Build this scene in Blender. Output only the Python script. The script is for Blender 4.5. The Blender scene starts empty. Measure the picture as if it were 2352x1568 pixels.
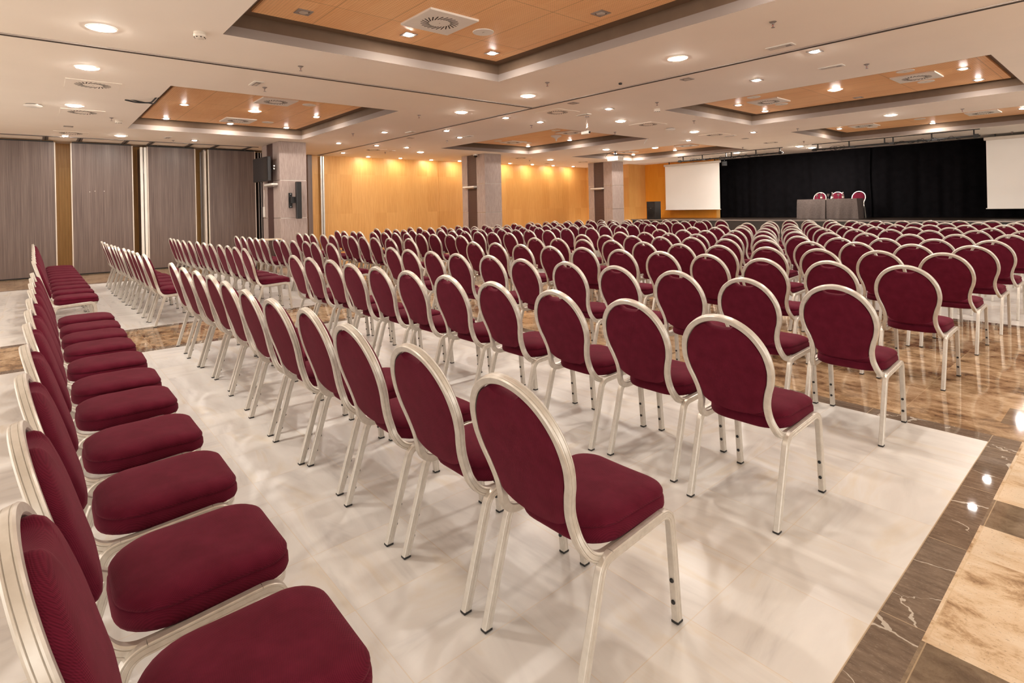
import bpy, bmesh, math, random
from mathutils import Vector, Matrix

random.seed(7)
S = bpy.context.scene
COL = S.collection
PI = math.pi
ZC = 3.19          # plain ceiling
ZT = 3.40          # underside of the wooden coffer panels
LAMP_BIG = 235.0; LAMP_SMALL = 440.0; WORLD = 1.35; EXPO = 0.78

# ------------------------------------------------------------------ helpers
def link(o, parent=None):
    COL.objects.link(o)
    if parent is not None:
        o.parent = parent
    return o

def tag(o, label=None, cat=None, group=None, kind=None):
    if label: o['label'] = label
    if cat: o['category'] = cat
    if group: o['group'] = group
    if kind: o['kind'] = kind
    return o

def thing(name, label, cat, loc=(0, 0, 0), rotz=0.0, group=None):
    o = bpy.data.objects.new(name, None)
    o.empty_display_size = 0.1
    o.location = loc
    o.rotation_euler = (0, 0, rotz)
    link(o)
    return tag(o, label, cat, group)

class MB:
    """collects shapes and links them as one mesh object"""
    def __init__(s):
        s.v = []; s.f = []; s.m = []
    def add(s, vs, fs, mi=0):
        n = len(s.v)
        s.v += [tuple(v) for v in vs]
        s.f += [tuple(i + n for i in f) for f in fs]
        s.m += [mi] * len(fs)
    def box(s, x0, y0, z0, x1, y1, z1, mi=0):
        vs = [(x0,y0,z0),(x1,y0,z0),(x1,y1,z0),(x0,y1,z0),(x0,y0,z1),(x1,y0,z1),(x1,y1,z1),(x0,y1,z1)]
        s.add(vs, [(0,3,2,1),(4,5,6,7),(0,1,5,4),(1,2,6,5),(2,3,7,6),(3,0,4,7)], mi)
    def bevbox(s, x0, y0, z0, x1, y1, z1, b, mi=0):
        """box with chamfered vertical and horizontal edges"""
        rings = []
        for z, d in ((z0, b), (z0 + b, 0), (z1 - b, 0), (z1, b)):
            a0, a1, c0, c1 = x0 + d, x1 - d, y0 + d, y1 - d
            rings.append([(a0+b,c0,z),(a1-b,c0,z),(a1,c0+b,z),(a1,c1-b,z),(a1-b,c1,z),(a0+b,c1,z),(a0,c1-b,z),(a0,c0+b,z)])
        s.loft(rings, True, True, mi)
    def loft(s, rings, cap0=False, cap1=False, mi=0, closed=True):
        n = len(rings[0]); vs = [p for r in rings for p in r]; fs = []
        for k in range(len(rings) - 1):
            for i in range(n if closed else n - 1):
                j = (i + 1) % n
                fs.append((k*n+i, k*n+j, (k+1)*n+j, (k+1)*n+i))
        if cap0: fs.append(tuple(range(n - 1, -1, -1)))
        if cap1: fs.append(tuple((len(rings)-1)*n + i for i in range(n)))
        s.add(vs, fs, mi)
    def quad(s, a, b, c, d, mi=0):
        s.add([a, b, c, d], [(0, 1, 2, 3)], mi)
    def cyl(s, c, r0, r1, z0, z1, n=20, mi=0, axis='z'):
        rings = []
        for z, r in ((z0, r0), (z1, r1)):
            ring = []
            for i in range(n):
                a = 2*PI*i/n
                x, y = r*math.cos(a), r*math.sin(a)
                if axis == 'z': ring.append((c[0]+x, c[1]+y, c[2]+z))
                elif axis == 'y': ring.append((c[0]+x, c[1]+z, c[2]-y))
                else: ring.append((c[0]+z, c[1]+x, c[2]+y))
            rings.append(ring)
        s.loft(rings, True, True, mi)
    def lathe(s, c, prof, n=20, mi=0, cap0=True, cap1=True):
        rings = [[(c[0]+r*math.cos(2*PI*i/n), c[1]+r*math.sin(2*PI*i/n), c[2]+z) for i in range(n)] for r, z in prof]
        s.loft(rings, cap0, cap1, mi)
    def tube(s, pts, r, n=8, mi=0, caps=True):
        pts = [Vector(p) for p in pts]
        rings = []; up = None
        for i, p in enumerate(pts):
            t = (pts[min(i+1, len(pts)-1)] - pts[max(i-1, 0)]).normalized()
            if up is None:
                up = Vector((0, 0, 1)) if abs(t.z) < .9 else Vector((1, 0, 0))
            a = (up - t * up.dot(t)).normalized(); b = t.cross(a); up = a
            rings.append([tuple(p + a*r*math.cos(2*PI*k/n) + b*r*math.sin(2*PI*k/n)) for k in range(n)])
        s.loft(rings, caps, caps, mi)
    def sweep(s, pts, nrm, prof, closed=False, mi=0):
        """profile (a across, b along the given normal) swept along pts"""
        P = [Vector(p) for p in pts]; n = len(P); rings = []
        for i, p in enumerate(P):
            if closed: t = P[(i+1) % n] - P[i-1]
            else: t = P[min(i+1, n-1)] - P[max(i-1, 0)]
            t.normalize()
            N = Vector(nrm[i]); N = (N - t * N.dot(t)).normalized()
            A = t.cross(N)
            rings.append([tuple(p + A*a + N*b) for a, b in prof])
        if closed: rings.append(rings[0])
        s.loft(rings, not closed, not closed, mi)
    def mesh(s, name, mats, smooth=None):
        me = bpy.data.meshes.new(name)
        me.from_pydata(s.v, [], s.f)
        for m in (mats if isinstance(mats, (list, tuple)) else [mats]):
            me.materials.append(m)
        if len(me.materials) > 1:
            me.polygons.foreach_set('material_index', s.m)
        bm = bmesh.new(); bm.from_mesh(me)
        bmesh.ops.remove_doubles(bm, verts=bm.verts, dist=1e-6)
        bmesh.ops.recalc_face_normals(bm, faces=bm.faces)
        bm.to_mesh(me); bm.free()
        if smooth is not None:
            me.polygons.foreach_set('use_smooth', [True] * len(me.polygons))
            me.set_sharp_from_angle(angle=math.radians(smooth))
        me.update()
        return me
    def build(s, name, mats, parent=None, loc=None, smooth=None):
        o = bpy.data.objects.new(name, s.mesh(name, mats, smooth))
        if loc is not None: o.location = loc
        return link(o, parent)

def structure(o):
    o['kind'] = 'structure'
    return o

def copy_tree(o, parent=None, depth=9):
    c = o.copy(); COL.objects.link(c)
    if parent is not None: c.parent = parent
    if depth > 0:
        for ch in list(o.children): copy_tree(ch, c, depth - 1)
    return c

ORD = ['first','second','third','fourth','fifth','sixth','seventh','eighth','ninth','tenth','eleventh','twelfth','thirteenth','fourteenth','fifteenth','sixteenth','seventeenth','eighteenth','nineteenth','twentieth']

# ------------------------------------------------------------------ materials
class NT:
    def __init__(s, name):
        s.mat = bpy.data.materials.new(name); s.mat.use_nodes = True
        s.t = s.mat.node_tree; s.n = s.t.nodes; s.l = s.t.links
        s.b = s.n['Principled BSDF']
    def node(s, typ, **kw):
        n = s.n.new(typ)
        for k, v in kw.items():
            if k in n.inputs: pass
            setattr(n, k, v)
        return n
    def lk(s, a, b): s.l.new(a, b)
    def val(s, sock, v):
        if isinstance(v, bpy.types.NodeSocket): s.l.new(v, sock)
        else: sock.default_value = v
    def math(s, op, a, b=0.0, c=None):
        n = s.n.new('ShaderNodeMath'); n.operation = op
        s.val(n.inputs[0], a); s.val(n.inputs[1], b)
        if c is not None: s.val(n.inputs[2], c)
        return n.outputs[0]
    def vmath(s, op, a, b=None, c=None):
        n = s.n.new('ShaderNodeVectorMath'); n.operation = op
        s.val(n.inputs[0], a)
        if b is not None: s.val(n.inputs[1], b)
        if c is not None: s.val(n.inputs[2], c)
        return n.outputs[0]
    def coord(s, kind='Object'):
        return s.n.new('ShaderNodeTexCoord').outputs[kind]
    def sep(s, v):
        n = s.n.new('ShaderNodeSeparateXYZ'); s.lk(v, n.inputs[0]); return n.outputs
    def comb(s, x, y, z):
        n = s.n.new('ShaderNodeCombineXYZ')
        for i, q in enumerate((x, y, z)): s.val(n.inputs[i], q)
        return n.outputs[0]
    def noise(s, vec, scale, detail=3.0, rough=.5, dist=0.0, out=0):
        n = s.n.new('ShaderNodeTexNoise')
        s.lk(vec, n.inputs['Vector']); n.inputs['Scale'].default_value = scale
        n.inputs['Detail'].default_value = detail; n.inputs['Roughness'].default_value = rough
        n.inputs['Distortion'].default_value = dist
        return n.outputs[out]
    def white(s, vec, out=0):
        n = s.n.new('ShaderNodeTexWhiteNoise'); n.noise_dimensions = '3D'
        s.lk(vec, n.inputs['Vector']); return n.outputs[out]
    def ramp(s, fac, stops, interp='LINEAR'):
        n = s.n.new('ShaderNodeValToRGB'); n.color_ramp.interpolation = interp
        e = n.color_ramp.elements
        while len(e) < len(stops): e.new(.5)
        for i, (p, c) in enumerate(stops):
            e[i].position = p; e[i].color = (c[0], c[1], c[2], 1) if len(c) == 3 else c
        s.lk(fac, n.inputs[0]); return n.outputs[0]
    def mix(s, fac, a, b, mode='MIX'):
        n = s.n.new('ShaderNodeMix'); n.data_type = 'RGBA'; n.blend_type = mode
        s.val(n.inputs[0], fac)
        for k, q in ((6, a), (7, b)):
            if isinstance(q, (tuple, list)) and len(q) == 3: q = (*q, 1)
            s.val(n.inputs[k], q)
        return n.outputs[2]
    def bump(s, h, strength=.3, dist=.005):
        n = s.n.new('ShaderNodeBump'); n.inputs['Strength'].default_value = strength
        n.inputs['Distance'].default_value = dist; s.lk(h, n.inputs['Height'])
        s.lk(n.outputs[0], s.b.inputs['Normal'])
    def set(s, **kw):
        for k, v in kw.items():
            key = {'color':'Base Color','rough':'Roughness','metal':'Metallic','spec':'Specular IOR Level','sheen':'Sheen Weight','trans':'Transmission Weight','coat':'Coat Weight','coatr':'Coat Roughness','ior':'IOR','sheenr':'Sheen Roughness'}[k]
            if isinstance(v, (tuple, list)) and len(v) == 3: v = (*v, 1)
            s.val(s.b.inputs[key], v)
        return s.mat

def plain(name, color, rough=.5, metal=0.0, spec=.5, var=.06, scale=6.0):
    n = NT(name); c = n.coord()
    f = n.noise(c, scale, 3)
    a = tuple(max(0, x*(1-var)) for x in color); b = tuple(min(1, x*(1+var)) for x in color)
    n.set(color=n.ramp(f, [(.3, a), (.7, b)]), rough=rough, metal=metal, spec=spec)
    return n.mat

def emit(name, color, strength):
    n = NT(name)
    n.b.inputs['Base Color'].default_value = (.9, .9, .9, 1)
    n.b.inputs['Emission Color'].default_value = (*color, 1)
    n.b.inputs['Emission Strength'].default_value = strength
    return n.mat

def m_fabric():
    n = NT('burgundy_fabric'); c = n.coord()
    f = n.noise(c, 18, 4)
    s3 = n.sep(c); k = 2*PI/.0052
    u = n.math('ADD', s3[0], n.math('MULTIPLY', n.math('ADD', s3[1], s3[2]), .5)); v = n.math('SUBTRACT', n.math('ADD', s3[1], s3[2]), n.math('MULTIPLY', s3[0], .5))
    wv = n.math('MULTIPLY', n.math('SINE', n.math('MULTIPLY', u, k)), n.math('SINE', n.math('MULTIPLY', v, k)))
    wv = n.math('MULTIPLY_ADD', wv, .5, .5)
    weave = n.ramp(wv, [(.1, (.45, .42, .45)), (.8, (1.15, 1.15, 1.15))])
    base = n.ramp(f, [(.3, (.092, .0066, .0175)), (.7, (.120, .0098, .025))])
    n.set(color=n.mix(.6, base, n.mix(1.0, base, weave, 'MULTIPLY')), rough=.9, spec=.08, sheen=.14, sheenr=.4)
    n.b.inputs['Sheen Tint'].default_value = (.9, .35, .42, 1)
    n.bump(wv, .35, .0016)
    return n.mat

def m_frame():
    n = NT('champagne_frame'); c = n.coord()
    f = n.noise(c, 40, 3)
    g = n.noise(n.vmath('MULTIPLY', c, (20, 20, 2)), 6, 2)
    n.set(color=n.ramp(f, [(.3, (.575, .53, .47)), (.7, (.66, .615, .555))]), metal=.5, rough=n.math('MULTIPLY_ADD', g, .16, .27))
    return n.mat

def m_marble():
    n = NT('white_marble_tiles'); c = n.coord()
    p = n.vmath('SUBTRACT', c, (-.62 - 40*.405, 4.10 - 40*.41, 0))
    q = n.vmath('DIVIDE', p, (.405, .41, 1.0))
    cell = n.vmath('FLOOR', q)
    r = n.white(cell, 1); rs = n.sep(r)
    loc = n.vmath('ADD', p, n.vmath('MULTIPLY', r, (7, 7, 7)))
    sx = n.sep(loc)
    flip = n.math('GREATER_THAN', rs[2], .72)
    sw1 = n.comb(n.math('MULTIPLY', sx[0], .55), n.math('MULTIPLY', sx[1], 2.6), rs[0])
    sw2 = n.comb(n.math('MULTIPLY', sx[0], 2.4), n.math('MULTIPLY', sx[1], .6), rs[0])
    mv = n.n.new('ShaderNodeMix'); mv.data_type = 'VECTOR'; n.lk(flip, mv.inputs[0]); n.lk(sw1, mv.inputs[4]); n.lk(sw2, mv.inputs[5])
    vein = n.noise(mv.outputs[1], 2.2, 5, .55, 1.2)
    col = n.ramp(vein, [(.28, (.58, .555, .535)), (.42, (.69, .665, .635)), (.56, (.735, .71, .68)), (.68, (.71, .65, .565)), (.8, (.61, .585, .565))])
    tint = n.ramp(rs[1], [(0, (.965, .96, .96)), (1, (1.0, .99, .975))])
    col = n.mix(1.0, col, tint, 'MULTIPLY')
    fr = n.sep(n.vmath('FRACTION', q))
    e1 = n.math('MINIMUM', fr[0], n.math('SUBTRACT', 1.0, fr[0])); e2 = n.math('MINIMUM', fr[1], n.math('SUBTRACT', 1.0, fr[1]))
    g = n.math('LESS_THAN', n.math('MINIMUM', e1, e2), .004)
    col = n.mix(n.math('MULTIPLY', g, .6), col, (.68, .56, .42))
    n.set(color=col, rough=.27, spec=.25)
    return n.mat

def m_strip():
    n = NT('dark_marble_border'); c = n.coord()
    cell = n.vmath('FLOOR', n.vmath('DIVIDE', n.vmath('ADD', c, (.62, -.29, 0)), (.61, .62, 1)))
    r = n.white(cell, 1)
    p = n.vmath('ADD', c, n.vmath('MULTIPLY', r, (9, 9, 9)))
    f = n.noise(n.vmath('MULTIPLY', p, (3, 12, 1)), 4, 5)
    base = n.ramp(f, [(.3, (.135, .098, .072)), (.7, (.225, .165, .122))])
    sp = n.noise(n.vmath('MULTIPLY', c, (60, 260, 60)), 1, 2)
    base = n.mix(n.math('MULTIPLY', n.math('GREATER_THAN', sp, .63), .3), base, (.42, .34, .27))
    vo = n.n.new('ShaderNodeTexVoronoi'); vo.feature = 'DISTANCE_TO_EDGE'; vo.inputs['Scale'].default_value = 1.7
    n.lk(n.vmath('ADD', n.vmath('MULTIPLY', p, (.8, 1.9, 1)), n.vmath('MULTIPLY', n.noise(p, 5, 4, .6, 0, 1), (.22, .22, .22))), vo.inputs['Vector'])
    wid = n.math('MULTIPLY', n.math('SUBTRACT', n.noise(p, 3.5, 2), .46), .09)
    vein = n.math('LESS_THAN', vo.outputs['Distance'], wid)
    blot = n.noise(p, 5, 4, .6, .6)
    vein = n.math('MAXIMUM', n.math('MULTIPLY', vein, .8), n.math('MULTIPLY', n.math('GREATER_THAN', blot, .71), .7))
    col = n.mix(vein, base, (.62, .56, .48))
    yy = n.sep(n.vmath('FRACTION', n.vmath('DIVIDE', n.vmath('ADD', c, (.62, -.29, 0)), (.61, .62, 1))))
    g = n.math('LESS_THAN', n.math('MINIMUM', yy[1], yy[0]), .006)
    col = n.mix(n.math('MULTIPLY', g, .7), col, (.55, .42, .28))
    n.set(color=col, rough=.025, spec=.25)
    return n.mat

def m_granite(name, stops, joint=True):
    n = NT(name); c = n.coord()
    q = n.vmath('DIVIDE', n.vmath('ADD', c, (1.09 + 60*.61, .35 + 60*.62, 0)), (.61, .62, 1))
    cell = n.vmath('FLOOR', q)
    r = n.white(cell, 1); rs = n.sep(r)
    p = n.vmath('ADD', c, n.vmath('MULTIPLY', r, (11, 11, 11)))
    f = n.noise(n.vmath('MULTIPLY', p, (1.35, 1.9, 1)), 4.2, 9, .72, .35)
    f2 = n.noise(p, 1.6, 3, .5, .5)
    m = n.math('ADD', n.math('MULTIPLY', f, .72), n.math('MULTIPLY', f2, .28))
    m = n.math('ADD', m, n.math('MULTIPLY', n.math('SUBTRACT', rs[2], .5), .07))
    col = n.ramp(m, stops)
    sp = n.noise(c, 95, 3, .7)
    col = n.mix(n.math('MULTIPLY', n.math('GREATER_THAN', sp, .62), .32), col, (.10, .055, .03))
    fr = n.sep(n.vmath('FRACTION', q))
    g = n.math('LESS_THAN', n.math('MINIMUM', fr[0], fr[1]), .006)
    col = n.mix(n.math('MULTIPLY', g, .55), col, (.60, .45, .28))
    n.set(color=col, rough=.055, spec=.4)
    return n.mat

def m_wood(name, a, b, dots=False, slat=0.0, axis=1, rough=.4, coat=0.0):
    n = NT(name); c = n.coord(); s3 = n.sep(c)
    if dots:
        g = n.noise(n.vmath('MULTIPLY', c, (1.2, 22, 1)), 3, 4, .6, .2)
    else:
        g = n.noise(n.vmath('MULTIPLY', c, (24, 24, .9)), 2.2, 4, .6, .2)
    plank = n.white(n.comb(n.math('FLOOR', n.math('DIVIDE', s3[axis], .42)), n.math('FLOOR', n.math('DIVIDE', s3[2 if not dots else 0], 1.3)), 0.0), 0)
    fac = n.math('ADD', n.math('MULTIPLY', g, .8), n.math('MULTIPLY', plank, .2))
    col = n.ramp(fac, [(.3, a), (.72, b)])
    h = None
    if dots:
        pitch = .030
        fx = n.math('SUBTRACT', n.math('FRACT', n.math('DIVIDE', s3[0], pitch)), .5)
        fy = n.math('SUBTRACT', n.math('FRACT', n.math('DIVIDE', s3[1], pitch)), .5)
        d = n.math('SQRT', n.math('ADD', n.math('MULTIPLY', fx, fx), n.math('MULTIPLY', fy, fy)))
        hole = n.math('LESS_THAN', d, .17)
        col = n.mix(n.math('MULTIPLY', hole, .42), col, (.16, .06, .02))
        for ax, pp, off in ((0, 1.2, .39), (1, .6, .15)):
            fr = n.math('FRACT', n.math('DIVIDE', n.math('ADD', s3[ax], off + 60), pp))
            ln = n.math('LESS_THAN', fr, .008/pp)
            col = n.mix(n.math('MULTIPLY', ln, .55), col, (.20, .08, .025))
    if slat:
        rw = n.white(n.comb(n.math('FLOOR', n.math('DIVIDE', s3[axis], slat)), 0.0, 1.0), 0)
        fr = n.math('FRACT', n.math('DIVIDE', s3[axis], slat))
        ln = n.math('MULTIPLY', n.math('LESS_THAN', fr, .2), n.math('MULTIPLY_ADD', rw, .6, .4))
        col = n.mix(n.math('MULTIPLY', ln, .38), col, (.34, .16, .045))
        n.bump(n.math('SUBTRACT', 1.0, ln), .5, .006)
    n.set(color=col, rough=rough, spec=.4, coat=coat, coatr=.2)
    return n.mat

def m_laminate():
    n = NT('dark_wood_laminate'); c = n.coord()
    f = n.noise(n.vmath('MULTIPLY', c, (60, 60, .55)), 1.6, 5, .65, .1)
    f2 = n.noise(n.vmath('MULTIPLY', c, (8, 8, .15)), 1.5, 2)
    m = n.math('ADD', n.math('MULTIPLY', f, .75), n.math('MULTIPLY', f2, .25))
    n.set(color=n.ramp(m, [(.35, (.090, .060, .050)), (.5, (.140, .098, .084)), (.66, (.215, .158, .138))]), rough=.38, spec=.45)
    return n.mat

def m_pillar():
    n = NT('taupe_ribbed_stone'); c = n.coord()
    f = n.noise(n.vmath('MULTIPLY', c, (55, 55, 3.2)), 1.5, 4, .7)
    n.set(color=n.ramp(f, [(.3, (.29, .215, .19)), (.55, (.42, .335, .30)), (.75, (.50, .41, .37))]), rough=.6, spec=.3)
    n.bump(f, .4, .006)
    return n.mat

def m_ribs():
    n = NT('dark_ribbed_strip'); c = n.coord(); s3 = n.sep(c)
    fr = n.math('FRACT', n.math('DIVIDE', s3[2], .036))
    ln = n.math('LESS_THAN', fr, .35)
    n.set(color=n.mix(ln, (.098, .050, .042), (.038, .018, .016)), rough=.5)
    n.bump(n.math('SUBTRACT', 1.0, ln), .6, .01)
    return n.mat

def m_cloth(name, a, b, scale=30, rough=.9):
    n = NT(name); c = n.coord(); f = n.noise(c, scale, 4)
    n.set(color=n.ramp(f, [(.3, a), (.7, b)]), rough=rough, spec=.05)
    n.bump(n.noise(c, 400, 1), .1, .002)
    return n.mat

def m_glass():
    n = NT('clear_glass'); c = n.coord(); f = n.noise(c, 5, 1)
    n.set(color=n.ramp(f, [(.3, (.96, .97, .97)), (.7, (1, 1, 1))]), rough=.02, trans=1.0, ior=1.45)
    return n.mat

M = dict(
    fabric=m_fabric(), frame=m_frame(), marble=m_marble(), strip=m_strip(),
    granite=m_granite('tan_granite', [(.36, (.10, .060, .034)), (.44, (.25, .152, .082)), (.51, (.41, .270, .155)), (.62, (.58, .42, .27))]),
    granite_light=m_granite('cream_granite', [(.37, (.22, .125, .065)), (.445, (.50, .34, .20)), (.50, (.68, .51, .34)), (.60, (.76, .62, .46))]),
    granite_dark=m_granite('grey_brown_granite', [(.30, (.050, .034, .023)), (.45, (.15, .105, .070)), (.58, (.25, .185, .125)), (.75, (.38, .29, .20))]),
    rubber=plain('black_rubber', (.012, .011, .011), .6),
    black_metal=plain('black_metal', (.018, .017, .017), .45, .3),
    black_plastic=plain('black_plastic', (.016, .0145, .015), .42),
    screen_black=plain('dark_glass_screen', (.012, .010, .011), .18, spec=.5),
    ceiling=plain('cream_ceiling_paint', (.94, .865, .775), .75, spec=.2, var=.015, scale=1.2),
    fascia=plain('shaded_ceiling_paint', (.31, .255, .225), .75, spec=.2, var=.015, scale=1.5),  # ceiling paint, its colour darkened to stand in for shade on coffer edges
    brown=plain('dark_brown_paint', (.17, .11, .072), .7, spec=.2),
    tray_wood=m_wood('perforated_wood_panel', (.82, .43, .185), (.92, .56, .28), dots=True, rough=.45),
    slat_wood=m_wood('slatted_oak_wall', (.60, .305, .085), (.76, .430, .150), slat=.056, axis=1, rough=.42),
    flat_wood=m_wood('oak_wall_panel', (.58, .285, .075), (.72, .395, .130), slat=0, axis=1, rough=.42),
    stage_wood=m_wood('orange_wood_panel', (.74, .27, .02), (.84, .35, .04), slat=0, axis=0, rough=.4),
    laminate=m_laminate(), pillar=m_pillar(), ribs=m_ribs(),
    aluminium=plain('brushed_aluminium', (.62, .58, .53), .35, .85),
    track=plain('grey_track_metal', (.22, .19, .175), .45, .6),
    track_light=plain('light_track_metal', (.42, .36, .32), .45, .3),
    white_plastic=plain('white_plastic', (.80, .76, .70), .45, var=.03),
    white_panel=plain('off_white_panel', (.66, .58, .50), .5, var=.03),
    dark_slot=plain('dark_slot', (.035, .024, .018), .8),
    grey_metal=plain('grey_metal', (.34, .30, .28), .4, .6),
    chrome=plain('chrome', (.75, .73, .70), .15, 1.0),
    curtain=m_cloth('black_curtain', (.0030, .0026, .0032), (.0055, .0048, .0058), 6),
    stage=plain('black_stage_paint', (.030, .025, .023), .42),
    stage_top=plain('dark_stage_floor', (.026, .017, .013), .3),
    table_cloth=m_cloth('grey_brown_tablecloth', (.105, .083, .077), (.140, .113, .104)),
    projection=plain('white_projection_screen', (.93, .89, .84), .8, spec=.1, var=.02, scale=1.0),
    table_wood=plain('pale_table_top', (.62, .50, .36), .45),
    red_bulb=plain('red_glass_bulb', (.35, .05, .03), .25),
    lamp_big=emit('bright_lamp', (1.0, .92, .82), LAMP_BIG),
    lamp_small=emit('small_bright_lamp', (1.0, .92, .83), LAMP_SMALL),
    lamp_stage=emit('stage_lamp', (1.0, .92, .82), LAMP_BIG*3.0),
    lamp_off=plain('unlit_lamp_glass', (.45, .38, .32), .3),
    lamp_warm=emit('warm_wall_lamp', (1.0, .88, .70), LAMP_SMALL*.8),
    glass=m_glass(),
    skin_cam=plain('cream_housing', (.72, .65, .56), .4),
)
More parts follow.
